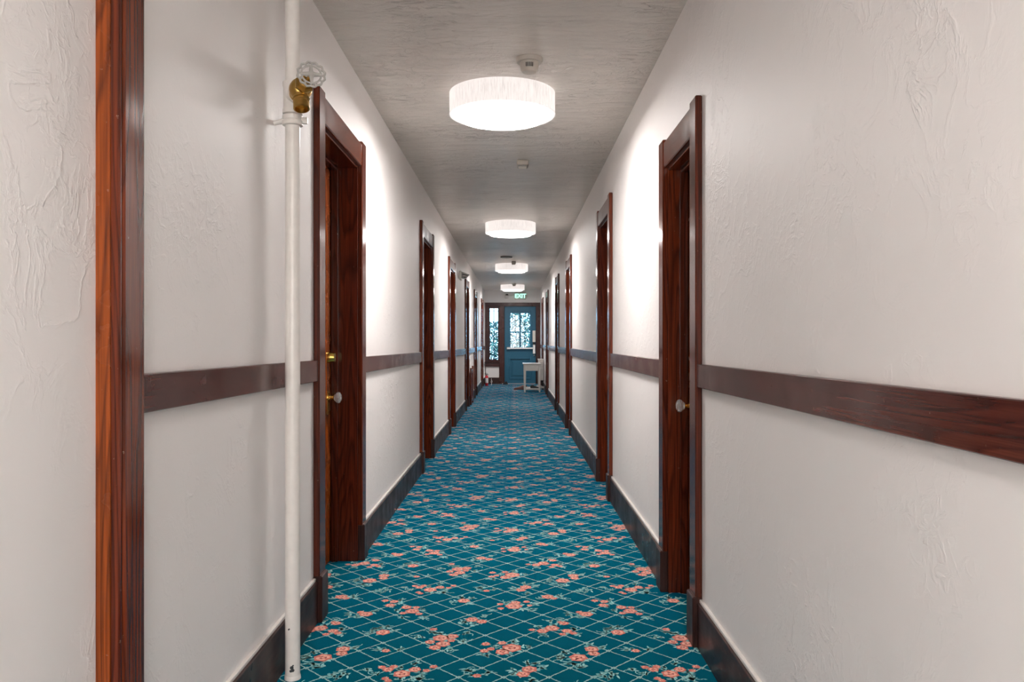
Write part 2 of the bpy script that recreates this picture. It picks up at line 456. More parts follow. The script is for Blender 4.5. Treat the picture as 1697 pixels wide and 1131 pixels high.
TX, TY = 0.9144, 0.9186
def woven_pattern():
    rnd = random.Random(11)
    bm = bmesh.new()
    def poly(pts, z, mi):
        f = bm.faces.new([bm.verts.new((x, y, z)) for x, y in pts]); f.material_index = mi
    def ell(x, y, a, b, ang, z, mi, n=8, wob=0.0, ph=0.0):
        ca, sa = math.cos(ang), math.sin(ang)
        pts = []
        for k in range(n):
            t = 2*math.pi*k/n + ph
            q = 1 + (wob * (1 if k % 2 else -1))
            u, w = a * q * math.cos(t), b * q * math.sin(t)
            pts.append((x + u*ca - w*sa, y + u*sa + w*ca))
        poly(pts, z, mi)
    def leaf(x, y, ln, wd, ang, z, mi):
        ca, sa = math.cos(ang), math.sin(ang)
        P = [(0, 0), (0.3, 0.5), (0.65, 0.42), (1, 0), (0.65, -0.42), (0.3, -0.5)]
        poly([(x + u*ln*ca - w*wd*sa, y + u*ln*sa + w*wd*ca) for u, w in P], z, mi)
    # one repeat of the sprays, recorded as draw calls so every repeat is alike
    calls = []
    for flowers, leaves in MOTIFS:
        cx = sum(p[0] for p in (flowers or leaves)) / len(flowers or leaves)
        cy = sum(p[1] for p in (flowers or leaves)) / len(flowers or leaves)
        for lx, ly in leaves:
            base = math.atan2(ly - cy, lx - cx)
            for k in range(rnd.randint(5, 8)):
                a = base + rnd.uniform(-1.5, 1.5)
                calls.append((leaf, (lx + rnd.uniform(-.014, .014) - .008*math.cos(a), ly + rnd.uniform(-.016, .016) - .008*math.sin(a), rnd.uniform(.018, .034), rnd.uniform(.008, .013), a, .0006, rnd.choice((1, 1, 1, 2)))))
            if rnd.random() < 0.45:      # tendril
                a = base + rnd.uniform(-.6, .6); x, y = lx, ly
                for k in range(4):
                    calls.append((leaf, (x, y, .014, .0045, a, .0006, 1)))
                    x += .012*math.cos(a); y += .012*math.sin(a); a += rnd.choice((-1, 1)) * .7
        for fx, fy, r in flowers:
            ph = rnd.uniform(0, 6)
            for k in range(3):
                a = ph + k*2.1 + rnd.uniform(-.4, .4)
                calls.append((leaf, (fx + r*.7*math.cos(a), fy + r*.7*math.sin(a), r*1.0, r*.5, a, .0007, rnd.choice((1, 2)))))
            calls.append((ell, (fx, fy, r*1.12, r*1.12, ph, .0009, 3, 12, .09, 0)))
            for k in range(4 if r > .014 else 2):
                a = ph + k*math.pi/2 + rnd.uniform(-.3, .3)
                calls.append((ell, (fx + .55*r*math.cos(a), fy + .55*r*math.sin(a), r*.46, r*.30, a + math.pi/2, .0011, 4, 7)))
            for k in range(3 if r > .014 else 1):
                a = ph + .8 + k*2.09
                calls.append((ell, (fx + .36*r*math.cos(a), fy + .36*r*math.sin(a), r*.26, r*.10, a + math.pi/2, .0013, 5, 6)))
            if r > .018:
                calls.append((ell, (fx, fy, r*.2, r*.16, ph, .0014, 4, 6)))
    for i in range(-2, 3):
        for j in range(-4, 22):
            ox, oy = i*TX, j*TY
            for fn, a in calls:
                if -1.02 < a[0] + ox < 0.86 and -1.0 < a[1] + oy < YE:
                    fn(a[0] + ox, a[1] + oy, *a[2:])
    # trellis: twisted cord with small beads and a knot at each crossing
    s, sy = 0.1524, 0.1531
    for i in range(-8, 8):
        for j in range(-26, 124):
            for h in (0, 0.5):
                x, y = -0.037 + (i + h)*s, 2.685 + (j + h)*sy
                if not (-1.02 < x < 0.86 and -1.0 < y < YE): continue
                for k in range(5):
                    a = k*2*math.pi/5
                    ell(x + 0.006*math.cos(a), y + .006*math.sin(a), .0055, .0042, a, .0005, 0, 5)
                for dx in (-1, 1):
                    ex, ey = x + dx*s/2, y + sy/2
                    nx, ny = -(ey - y), ex - x
                    L = math.hypot(nx, ny); nx /= L; ny /= L
                    for k in range(4):
                        t0, t1 = .08 + k*.21, .08 + k*.21 + .19
                        w = .0023; o = .0009 * (1 if k % 2 else -1)
                        A = (x + (ex - x)*t0, y + (ey - y)*t0); B = (x + (ex - x)*t1, y + (ey - y)*t1)
                        poly([(A[0] + nx*(w + o), A[1] + ny*(w + o)), (A[0] - nx*(w - o), A[1] - ny*(w - o)), (B[0] - nx*(w + o), B[1] - ny*(w + o)), (B[0] + nx*(w - o), B[1] + ny*(w - o))], .0004, 0)
                    for t in (.31, .69):
                        ell(x + (ex - x)*t, y + (ey - y)*t, .0046, .0042, 0, .0005, 0, 5)
    for f in bm.faces:
        f.normal_update()
        if f.normal.z < 0: f.normal_flip()
    return mesh('woven_pattern', bm, [M[k] for k in ('c_line', 'c_leaf', 'c_leaf2', 'c_coral', 'c_pink', 'c_red')])
wp = obj('woven_pattern', woven_pattern(), fl)
wp['kind'] = 'stuff'

# ------------------------------------------------------------------ doors
CACHE = {}
def shared(key, mat, fn, smooth=False):
    if key not in CACHE:
        bm = bmesh.new(); fn(bm); CACHE[key] = mesh(key[0], bm, mat, smooth)
    return CACHE[key]
def bxs(name, key, mat, parent, b, bev=0.003):
    return obj(name, shared((name,) + key, mat, lambda bm: box(bm, *b, bev)), parent)

def knob(parent, x, y, z, key):
    """glass doorknob on a brass rose; y is the face of the door, the knob points to -y"""
    r = along((0, -1, 0))
    k = obj('doorknob', shared(('doorknob',), M['crystal'], lambda bm: lathe(bm, [(0.010, 0.028), (0.017, 0.033), (0.027, 0.045), (0.0285, 0.053), (0.026, 0.060), (0.016, 0.066), (0.0, 0.067)], 12, r)), parent, (x, y, z))
    return k, obj('knob_rose', shared(('knob_rose',), M['brass_bright'], lambda bm: lathe(bm, [(0.026, 0.0), (0.025, 0.004), (0.014, 0.007), (0.0095, 0.012), (0.0095, 0.024), (0.013, 0.027), (0.013, 0.031)], 20, r), True), parent, (x, y, z))

def make_door(n, y0, w, top, rec, side, label, bolt=False):
    """local frame: x along the wall, y into the wall (0 = wall face), z up"""
    if side == 'L': e = empty('door_%d' % n, (WL, y0, 0), math.pi/2)
    else: e = empty('door_%d' % n, (WR, y0 + w, 0), -math.pi/2)
    tag(e, label, 'door', kind='structure')
    key = (round(w, 3), round(top, 3), rec)
    o0, o1 = CAS, w - CAS
    hb = top - 0.13                     # underside of head casing
    wz, wx = M['wood_z'], M['wood_x']
    bxs('casing_side', key + (0,), wz, e, (0, CAS, -CTH, 0.0, 0, top), 0.004)
    bxs('casing_side', key + (1,), wz, e, (o1, w, -CTH, 0.0, 0, top), 0.004)
    bxs('casing_head', key, wx, e, (CAS + .001, o1 - .001, -CTH + .003, 0.0, hb, top - 0.016), 0.004)
    for i, (a, b) in enumerate(((-0.004, CAS + 0.002), (o1 - 0.002, w + 0.004))):
        bxs('plinth_block', key + (i,), M['base_z'], e, (a, b, -CTH - 0.011, 0.0, 0.0, 0.188), 0.005)
    jd = rec + 0.075
    bxs('jamb_side', key + (0,), wz, e, (o0 - 0.010, o0 + 0.008, -0.003, jd, 0.0, hb + 0.004), 0.002)
    bxs('jamb_side', key + (1,), wz, e, (o1 - 0.008, o1 + 0.010, -0.003, jd, 0.0, hb + 0.004), 0.002)
    bxs('jamb_head', key, wx, e, (o0 + 0.008, o1 - 0.008, -0.003, jd, hb - 0.012, hb + 0.004), 0.002)
    i0, i1, it = o0 + 0.008, o1 - 0.008, hb - 0.012
    for i, (a, b) in enumerate(((i0, i0 + 0.013), (i1 - 0.013, i1))):
        bxs('door_stop', key + (i,), wz, e, (a, b, rec - 0.038, rec - 0.002, 0.0, it), 0.003)
    bxs('door_stop', key + (2,), wx, e, (i0 + .013, i1 - .013, rec - 0.038, rec - 0.002, it - 0.013, it), 0.003)
    # leaf with stiles, rails and four sunk panels
    l0, l1, lb, lt = i0 + 0.003, i1 - 0.003, 0.008, it - 0.004
    st = 0.105 if w > 0.8 else 0.085
    rails = ((lb, 0.25), (0.80, 0.98), (lt - 0.115, lt))
    mc = (l0 + l1) / 2
    def leaf(bm):
        box(bm, l0, l0 + st, rec, rec + .04, lb, lt, .003)
        box(bm, l1 - st, l1, rec, rec + .04, lb, lt, .003)
        for a, b in rails: box(bm, l0 + st - .001, l1 - st + .001, rec, rec + .04, a, b, .003)
        for a, b in ((rails[0][1], rails[1][0]), (rails[1][1], rails[2][0])): box(bm, mc - .045, mc + .045, rec, rec + .04, a - .001, b + .001, .003)
    lf = obj('door_leaf', shared(('door_leaf',) + key, M['fir_z'], leaf), e)
    for i, (a, b) in enumerate(((rails[0][1], rails[1][0]), (rails[1][1], rails[2][0]))):
        for j, (c, d) in enumerate(((l0 + st, mc - .045), (mc + .045, l1 - st))):
            def pan(bm, a=a, b=b, c=c, d=d):
                box(bm, c - .004, d + .004, rec + .014, rec + .034, a - .004, b + .004)
                box(bm, c + .045, d - .045, rec + .006, rec + .02, a + .045, b - .045, .005)
            obj('panel', shared(('panel',) + key + (i, j), M['fir_z'], pan), lf)
    kx = (l1 - 0.058) if side == 'L' else (l0 + 0.058)
    knob(lf, kx, rec, 0.848, side)
    obj('lock_plate', shared(('lock_plate',), M['brass'], lambda bm: box(bm, -.022, .022, -.003, 0, -.085, .035, .002)), lf, (kx, rec, 0.848))
    if bolt:
        obj('deadbolt', shared(('deadbolt',), M['brass_bright'], lambda bm: lathe(bm, [(0.030, 0.0), (0.029, 0.010), (0.022, 0.034), (0.0, 0.035)], 20, along((0, -1, 0))), True), lf, (kx, rec, 1.052))
    return e

ORD = ['first', 'second', 'third', 'fourth', 'fifth', 'sixth']
n = 0
for i, (y0, w, top, rec) in enumerate(LEFT_DOORS):
    n += 1
    lab = ['dark red wooden door with brass deadbolt and glass knob, just past the white standpipe',
           'second deep-set brown door along the standpipe wall', 'third deep-set brown door, just before the grey wall horn',
           'fourth brown door along the standpipe wall, past the grey wall horn', 'fifth brown door along the standpipe wall, beyond the leaning board',
           'last brown door on the standpipe wall, beside the fire extinguisher'][i]
    make_door(n, y0, w, top, rec, 'L', lab, bolt=(i == 0))
for i, (y0, w, top, rec) in enumerate(RIGHT_DOORS):
    n += 1
    lab = ['narrow low brown door with glass knob, nearest on the bare wall', 'second brown door on the bare wall, taller than the narrow one',
           'third brown door along the bare wall', 'fourth brown door along the bare wall', 'fifth brown door along the bare wall, just before the white table',
           'last brown door on the bare wall, beyond the white table'][i]
    make_door(n, y0, w, top, rec, 'R', lab)

# casing of the plastered-up doorway in front of the standpipe
be = tag(empty('trim_1', (WL, BLIND[0], 0), math.pi/2), 'worn wood casing around a plastered-up doorway at the near end', 'casing', kind='structure')
bw, bt = BLIND[1], BLIND[2]
boxes('casing_side', be, M['wood_z'], (0, CAS, -CTH, 0, 0, bt), bev=.004)
boxes('casing_side', be, M['wood_z'], (bw - CAS + .012, bw, -CTH, 0, 0, bt), bev=.004)
boxes('casing_head', be, M['wood_x'], (CAS, bw - CAS, -CTH + .003, 0, bt - .13, bt - .016), bev=.004)
boxes('casing_bead', be, M['wood_z'], (bw - CAS + .001, bw - CAS + .0125, -CTH + .004, 0.004, 0, bt - .13), bev=.003)
boxes('jamb_side', be, M['fir_z'], (bw - CAS - .004, bw - CAS + .012, -.004, .03, 0, bt - .125), bev=.001)
boxes('jamb_side', be, M['fir_z'], (CAS - .012, CAS + .004, -.004, .03, 0, bt - .125), bev=.001)

# ------------------------------------------------------------------ chair rails and baseboards between the casings
def spans(doors, blind=None):
    ys = sorted([(y, y + w) for y, w, t, r in doors] + ([(blind[0], blind[0] + blind[1])] if blind else []))
    out, y = [], YB
    for a, b in ys:
        out.append((y, a)); y = b
    out.append((y, YE))
    return [s for s in out if s[1] - s[0] > 0.02]
def slanted(bm, x0, x1, y0, y1, za0, za1, zb0, zb1, bev):
    t = bmesh.new()
    P = ((x0,y0,za0),(x1,y0,za0),(x1,y1,zb0),(x0,y1,zb0),(x0,y0,za1),(x1,y0,za1),(x1,y1,zb1),(x0,y1,zb1))
    v = [t.verts.new(p) for p in P]
    for f in ((3,2,1,0),(4,5,6,7),(0,1,5,4),(1,2,6,5),(2,3,7,6),(3,0,4,7)): t.faces.new([v[i] for i in f])
    bmesh.ops.bevel(t, geom=list(t.edges), offset=bev, segments=1, affect='EDGES')
    merge(bm, t)
tn = 1
for sd, doors, blind in (('left', LEFT_DOORS, BLIND), ('right', RIGHT_DOORS, None)):
    bb = tag(empty('baseboard_' + sd, (0, 0, 0)), 'dark scuffed wooden baseboard along the %s wall' % ('standpipe' if sd == 'left' else 'bare'), 'baseboard', kind='structure')
    sp = spans(doors, blind)
    for i, (a, b) in enumerate(sp):
        if sd == 'left':
            X0, X1, C0, C1 = WL, WL + 0.02, WL, WL + 0.012
            zt = lambda y: EYE - (0.062 + 0.0045*max(0, min(y, 14)))
            hgt = lambda y: 0.083 + 0.0006*max(0, min(y, 10))
        else:
            X0, X1, C0, C1 = WR - 0.02, WR, WR - 0.012, WR
            zt = lambda y: EYE - (0.066 + 0.0062*max(0, min(y, 3)))
            hgt = lambda y: 0.083 + 0.0012*max(0, min(y, 4))
        tn += 1
        o = part('trim_%d' % tn, None, M['rail_y'], lambda bm: slanted(bm, X0, X1, a, b, zt(a) - hgt(a), zt(a), zt(b) - hgt(b), zt(b), .002))
        wl = 'standpipe' if sd == 'left' else 'bare'
        if sd == 'left':
            lab = ['chair rail behind the photographer on the standpipe wall', 'dark chair rail running behind the white standpipe'] + ['wooden chair rail between %s and %s doors of the standpipe wall' % (ORD[q], ORD[q+1]) for q in range(5)] + ['short chair rail at the far corner of the standpipe wall']
        else:
            lab = ['long dark chair rail nearest on the bare wall, before the narrow door'] + ['wooden chair rail between %s and %s doors of the bare wall' % (ORD[q], ORD[q+1]) for q in range(5)] + ['short chair rail at the far corner of the bare wall']
        tag(o, lab[i], 'chair rail', 'chair rails', 'structure')
        boxes('board', bb, M['base_y'], (X0, X1, a + .003, b - .003, 0, 0.168), bev=.002)
        part('paint_bead', bb, M['white_paint'], lambda bm: slanted(bm, C0, C1, a + .003, b - .003, 0.167, 0.180, 0.167, 0.180, .002))

# ------------------------------------------------------------------ end wall with sidelight and teal door
EX0, EX1, ETOP = -0.779, 0.683, 2.162
tag(boxes('wall_end', None, M['wall'], (WL - .3, WR + .3, YE, YE + .14, ETOP - .02, HC), (WL - .3, EX0 + .02, YE, YE + .14, 0, ETOP), (EX1 - .02, WR + .3, YE, YE + .14, 0, ETOP), (EX0, -.375, YE, YE + .14, 0, .50)),
    'white plaster wall closing the far end of the hall', 'wall', kind='structure')
tr_ = tag(empty('trim_%d' % (tn + 1), (0, YE, 0)), 'brown wooden frame around the teal door and narrow window', 'door frame', kind='structure')
wz, wx = M['frame_z'], M['frame_x']
boxes('frame_post', tr_, wz, (EX0, EX0 + .10, -.03, .10, .46, ETOP), bev=.004)
boxes('frame_post', tr_, wz, (-.405, -.268, -.03, .10, 0, ETOP), bev=.004)
boxes('frame_post', tr_, wz, (.575, EX1, -.03, .10, 0, ETOP), bev=.004)
boxes('frame_stop', tr_, wz, (-.268, -.235, .066, .10, 0, 2.07), bev=.002)
boxes('frame_stop', tr_, wz, (.545, .58, .066, .10, 0, 2.07), bev=.002)
boxes('frame_stop', tr_, wx, (-.235, .545, .066, .10, 2.035, 2.07), bev=.002)
boxes('frame_head', tr_, wx, (EX0, EX1, -.034, .10, 2.066, ETOP + .002), bev=.004)
boxes('plinth_block', tr_, M['base_z'], (-.412, -.262, -.042, .02, 0, .19), bev=.004)
boxes('plinth_block', tr_, M['base_z'], (.57, EX1 + .004, -.042, .02, 0, .19), bev=.004)
be_ = tag(empty('baseboard_end', (0, YE, 0)), 'short dark baseboard under the narrow end window', 'baseboard', kind='structure')
boxes('board', be_, M['base_x'], (WL + .02, -.412, -.02, 0, 0, .168), bev=.002)
boxes('paint_bead', be_, M['white_paint'], (WL + .02, -.412, -.012, 0, .168, .18), bev=.002)

w1 = tag(empty('window_1', (-.546, YE, .46)), 'narrow sidelight window with garden foliage beside the teal door', 'window', kind='structure')
boxes('window_sill', w1, wx, (-.245, .155, -.075, .08, .105, .135), bev=.005)
boxes('apron', w1, wx, (-.235, .145, -.04, .0, .0, .105), bev=.003)
boxes('window_frame', w1, M['frame_z'], (-.135, -.105, 0, .06, .135, 1.606), (.105, .141, 0, .06, .135, 1.606), (-.105, .105, 0, .06, .135, .190), (-.105, .105, 0, .06, 1.55, 1.606), bev=.003)
boxes('muntin', w1, M['teal_paint'], (-.010, .010, .02, .045, .19, 1.55), bev=.002)
boxes('muntin', w1, M['teal_paint'], (-.105, .105, .02, .045, 1.47, 1.49), bev=.002)
for a, b in ((-.105, -.010), (.010, .105)):
    boxes('pane', w1, M['pane'], (a, b, .031, .034, .19, 1.55))

nd = 13
d = tag(empty('door_%d' % nd, (.1525, YE + .02, 0)), 'teal glazed door with a push bar at the end of the hall', 'door', kind='structure')
hx = .4165
def leaf(bm):
    gz0, gz1, gx0, gx1 = .973, 1.88, -.257, .257
    box(bm, -hx, gx0, 0, .045, .012, 2.062, .003)
    box(bm, gx1, hx, 0, .045, .012, 2.062, .003)
    box(bm, gx0 - .001, gx1 + .001, 0, .045, gz1, 2.062, .003)
    box(bm, gx0 - .001, gx1 + .001, 0, .045, .66, gz0, .003)
    box(bm, gx0 - .001, gx1 + .001, 0, .045, .012, .16, .003)
lf = part('door_leaf', d, M['teal_paint'], leaf)
boxes('panel', lf, M['teal_paint'], (-.26, .26, .026, .040, .155, .665), (-.20, .20, .012, .03, .215, .605), bev=.004)
boxes('panel_moulding', lf, M['teal_paint'], (-.30, -.258, -.012, .01, .12, .70), (.258, .30, -.012, .01, .12, .70), (-.258, .258, -.012, .01, .66, .70), (-.258, .258, -.012, .01, .12, .16), bev=.004)
boxes('glazing_bead', lf, M['teal_paint'], (-.305, -.257, -.012, .01, .925, 1.93), (.257, .305, -.012, .01, .925, 1.93), (-.257, .257, -.012, .01, 1.88, 1.93), (-.257, .257, -.012, .01, .925, .973), bev=.004)
boxes('muntin', lf, M['teal_paint'], (-.022, .022, -.004, .04, .973, 1.88), bev=.004)
boxes('muntin', lf, M['teal_paint'], (-.257, -.022, -.002, .038, 1.36, 1.395), bev=.004)
boxes('muntin', lf, M['teal_paint'], (.022, .257, -.002, .038, 1.36, 1.395), bev=.004)
for a, b in ((-.257, -.022), (.022, .257)):
    for c, e_ in ((.973, 1.36), (1.395, 1.88)):
        boxes('pane', lf, M['pane'], (a, b, .020, .024, c, e_))
pb = part('push_bar', lf, M['steel'], lambda bm: (box(bm, -.345, .36, -.085, -.045, .925, .975, .008), box(bm, -.36, -.26, -.075, 0, .915, .985, .008)), False)
boxes('latch_case', lf, M['steel'], (.335, .405, -.075, 0, .80, 1.045), bev=.008)
boxes('latch_cover', lf, M['black'], (.335, .40, -.05, 0, 1.045, 1.11), bev=.006)
boxes('alarm_box', lf, M['plastic'], (.33, .41, -.055, 0, 1.115, 1.42), bev=.006)
part('thumb_turn', lf, M['steel'], lambda bm: lathe(bm, [(.02, 0), (.02, .03), (.012, .05), (0, .052)], 12, Matrix.Translation((.375, 0, .76)) @ along((0, -1, 0))), True)
boxes('threshold', d, M['steel'], (-.40, .40, -.06, .05, 0, .012), bev=.002)

# wall behind the photographer and an added window that carries the fill light
bw_ = tag(boxes('wall_back', None, M['wall'], (WL - .3, -.72, YB - .14, YB, 0, HC), (.60, WR + .3, YB - .14, YB, 0, HC), (-.72, .60, YB - .14, YB, 0, .55), (-.72, .60, YB - .14, YB, 2.3, HC)), 'white plaster wall behind the photographer', 'wall', kind='structure')
w2 = tag(empty('added_window', (-.06, YB, .55)), 'added window for the fill light behind the photographer', 'window', kind='structure')
boxes('window_frame', w2, M['wood_z'], (-.66, -.60, -.1, -.02, 0, 1.75), (.60, .66, -.1, -.02, 0, 1.75), (-.60, .60, -.1, -.02, 0, .06), (-.60, .60, -.1, -.02, 1.69, 1.75), bev=.003)
boxes('pane', w2, M['pane'], (-.60, .60, -.06, -.055, .06, 1.69))
boxes('sky_blocker', w2, M['white_paint'], (-.60, .60, -.045, -.042, .06, 1.69))  # added sheet that keeps the blue sky out of the back window

# ------------------------------------------------------------------ ceiling lamps
def lamp_meshes():
    def sh(bm):
        lathe(bm, [(.292, 0.0), (.292, -.118), (.288, -.118), (.288, -.004), (.292, 0.0)], 64, cap=False)
    def inner(bm):
        lathe(bm, [(.2415, -.137), (.236, -.140), (.15, -.1425), (0.0, -.1435)], 64, cap=False)
    def drum(bm):
        lathe(bm, [(.242, -.01), (.242, -.137)], 64, cap=False)
    def rim(bm):
        lathe(bm, [(.2935, -.1135), (.2935, -.1185), (.2865, -.1185), (.2865, -.1135), (.2935, -.1135)], 64, cap=False)
    def plate(bm):
        lathe(bm, [(.287, -.002), (.287, -.008), (0, -.008)], 48, cap=False)
    b = []
    for nm, fn, mt in (('lamp_shade', sh, M['shade']), ('diffuser', inner, M['diffuser']), ('inner_drum', drum, M['diffuser_side']), ('shade_rim', rim, M['shade']), ('ceiling_plate', plate, M['white_paint'])):
        bm = bmesh.new(); fn(bm); b.append((nm, mesh(nm, bm, mt, True)))
    return b
LM = lamp_meshes()
for (x, y), lab in zip(((-.06, -.62), (-.067, 4.41), (-.045, 9.25), (-.05, 14.2), (-.045, 19.4)),  # first one is unseen, added at the row's spacing to light near walls
        ('added white drum ceiling lamp above the photographer', 'large round white drum ceiling lamp, nearest and biggest in view', 'second white drum ceiling lamp down the hall',
         'third white drum ceiling lamp, just past the dark ceiling disc', 'farthest white drum ceiling lamp, in front of the exit sign')):
    e = tag(empty('ceiling_lamp', (x, y, HC)), lab, 'lamp', 'drum ceiling lamps')
    for nm, me in LM: obj(nm, me, e)
    ld = bpy.data.lights.new('lamp_light', 'AREA')
    ld.shape = 'DISK'; ld.size = .46; ld.energy = LAMP_WATTS; ld.color = (1.0, .955, .93); ld.spread = math.radians(180)
    lo = obj('lamp_light', ld, e, (0, 0, -.146))

# ------------------------------------------------------------------ things on the ceiling
def smoke_detector(loc, label, k=1.0):
    e = tag(empty('smoke_detector', loc), label, 'smoke detector', 'detectors on the ceiling')
    part('base_plate', e, M['aged_plastic'], lambda bm: lathe(bm, [(.066*k, 0), (.066*k, -.010*k), (.060*k, -.020*k), (.0, -.020*k)], 40), True)
    part('body', e, M['aged_plastic'], lambda bm: lathe(bm, [(.047*k, -.018*k), (.046*k, -.030*k), (.041*k, -.058*k), (.034*k, -.066*k), (0, -.067*k)], 32), True)
    def slot(bm, i):
        a = -math.pi/2 + (i - 2) * .17
        box(bm, -.0022*k, .0022*k, -.0465*k, -.0415*k, -.050*k, -.030*k)
        bmesh.ops.rotate(bm, cent=(0, 0, 0), matrix=Matrix.Rotation(a + math.pi/2, 3, 'Z'), verts=list(bm.verts))
    for i in range(5): part('vent_slot', e, M['black'], lambda bm, i=i: slot(bm, i))
    return e
smoke_detector((.072, 3.86, HC), 'round white smoke detector with vent slots in front of the nearest lamp')
smoke_detector((-.008, 18.95, HC), 'tiny round smoke detector before the farthest ceiling lamp', .85)
def box_detector(loc, w, dep, h, label):
    e = tag(empty('box_detector', loc), label, 'detector', 'detectors on the ceiling')
    boxes('housing', e, M['aged_plastic'], (-w/2, w/2, 0, dep, -h, 0), bev=.006)
    boxes('cover', e, M['grey'], (-w*.40, w*.40, dep*.12, dep*.86, -h - .008, -h + .002), bev=.004)
    for i in range(3): boxes('louver', e, M['plastic'], (-w*.34, w*.34, dep*(.22 + .2*i), dep*(.30 + .2*i), -h - .012, -h - .006), bev=.001)
box_detector((.062, 6.0, HC), .09, .13, .038, 'small white rectangular ceiling sensor between the nearest two lamps')
box_detector((-.012, 13.6, HC), .075, .09, .045, 'small square ceiling sensor in front of the third lamp')
e = tag(empty('ceiling_speaker', (-.13, 12.9, HC)), 'dark grey round disc on the ceiling before the third lamp', 'vent')
part('rim', e, M['dark_grey'], lambda bm: lathe(bm, [(.098, 0), (.096, -.012), (.086, -.014), (.084, -.006), (.098, 0)], 40, cap=False), True)
part('grille', e, M['grey'], lambda bm: [lathe(bm, [(r, -.006), (r - .002, -.010), (r - .012, -.010), (r - .012, -.006)], 32, cap=False) for r in (.084, .070, .056, .042, .028)] + [lathe(bm, [(.084, -.005), (0, -.005)], 32, cap=False)], True)

# ------------------------------------------------------------------ wall horn on the left wall
e = tag(empty('wall_horn', (WL, 11.72, 2.11)), 'grey louvred horn box fixed high on the wall past the third door', 'alarm horn')
boxes('back_plate', e, M['plastic'], (0, .03, 0, .20, -.065, .065), bev=.004)
def horn(bm):
    t = bmesh.new()
    P = [(.03,.015,-.045),(.03,.015,.052),(.145,.06,.012),(.085,.015,-.048),(.03,.15,-.045),(.03,.15,.052),(.145,.13,.012),(.085,.15,-.048)]
    v = [t.verts.new(p) for p in P]
    for f in ((0,1,2,3),(7,6,5,4),(1,5,6,2),(2,6,7,3),(3,7,4,0),(0,4,5,1)): t.faces.new([v[i] for i in f])
    bmesh.ops.recalc_face_normals(t, faces=list(t.faces))
    bmesh.ops.bevel(t, geom=list(t.edges), offset=.004, segments=1, affect='EDGES')
    merge(bm, t)
part('horn_body', e, M['grey'], horn)
for i in range(4):
    q = i / 3
    def sl(bm, q=q):
        a = Vector((.036 + .032*q, .010, .034 - .066*q)); b = Vector((.118 - .016*q, .046 - .018*q, .014 - .044*q))
        tube(bm, [a, b], .005, 6)
    part('slat', e, M['dark_grey'] if i % 2 else M['plastic'], sl)

# ------------------------------------------------------------------ standpipe with hose valve
PX, PY = -.7456, 2.678
e = tag(empty('standpipe', (PX, PY, 0)), 'white painted vertical standpipe with a hose valve near the ceiling', 'pipe')
part('pipe', e, M['white_paint'], lambda bm: lathe(bm, [(.0245, 0), (.0245, HC)], 40), True)
part('floor_collar', e, M['white_paint'], lambda bm: lathe(bm, [(.027, 0), (.026, .012), (.0246, .014)], 40, cap=False), True)
part('tee_fitting', e, M['white_paint'], lambda bm: (lathe(bm, [(.025, 1.895), (.0325, 1.898), (.0325, 1.912), (.0305, 1.916), (.0305, 1.985), (.0325, 1.99), (.0325, 2.004), (.025, 2.006)], 40),
     lathe(bm, [(.028, 0), (.028, .032), (.031, .034), (.031, .044)], 32, Matrix.Translation((0, 0, 1.955)) @ along((.55, -.80, 0)))), True)
part('clamp', e, M['white_paint'], lambda bm: (lathe(bm, [(.025, 1.858), (.0335, 1.860), (.0345, 1.872), (.031, 1.878), (.0345, 1.884), (.0335, 1.892), (.025, 1.894)], 40),
     box(bm, .026, .050, -.006, .006, 1.865, 1.887, .002), tube(bm, [(-.026, 0, 1.875), (-.045, 0, 1.872), (WL - PX + .001, 0, 1.868)], [.011, .008, .009], 12)), True)
vb = Vector((.047, -.075, 1.958))
for a, z, r in ((.15, .045, .0065), (.28, .036, .006), (.02, .034, .005), (.32, .052, .003), (-.3, .172, .0028), (-.2, .174, .0026)):
    part('paint_chip', e, M['chip'], lambda bm: lathe(bm, [(r, 0), (r*.7, .0012), (0, .0013)], 7, Matrix.Translation((.0245*math.sin(a)*.995, -.0245*math.cos(a)*.995, z)) @ along((math.sin(a), -math.cos(a), 0))))
va = part('valve_body', e, M['brass'], lambda bm: (
    lathe(bm, [(.026, -.052), (.026, -.030), (.030, -.026), (.036, -.010), (.036, .006), (.031, .020), (.022, .027), (.0, .028)], 32, Matrix.Translation(vb) @ along((.50, -.84, .10))),
    lathe(bm, [(.027, .012), (.023, .030), (.0275, .033), (.0275, .037), (.0235, .039), (.0235, .043), (.026, .045), (.026, .048), (.0235, .050), (.0235, .054), (.026, .056), (.026, .074), (.0215, .076), (.020, .060), (0, .060)], 28, Matrix.Translation(vb) @ along((.12, -.30, -.94)))), True)
wd = Vector((.30, -.92, .22)).normalized()
wc = Vector((.103, -.158, 1.979))
part('valve_stem', va, M['brass'], lambda bm: (lathe(bm, [(.026, .0), (.026, .026), (.031, .027), (.031, .036), (.022, .037), (.020, .050), (.015, .052), (.013, .064)], 6, Matrix.Translation(vb) @ along(wc - vb)), tube(bm, [vb + (wc - vb)*.4, wc], .0065, 12)), True)
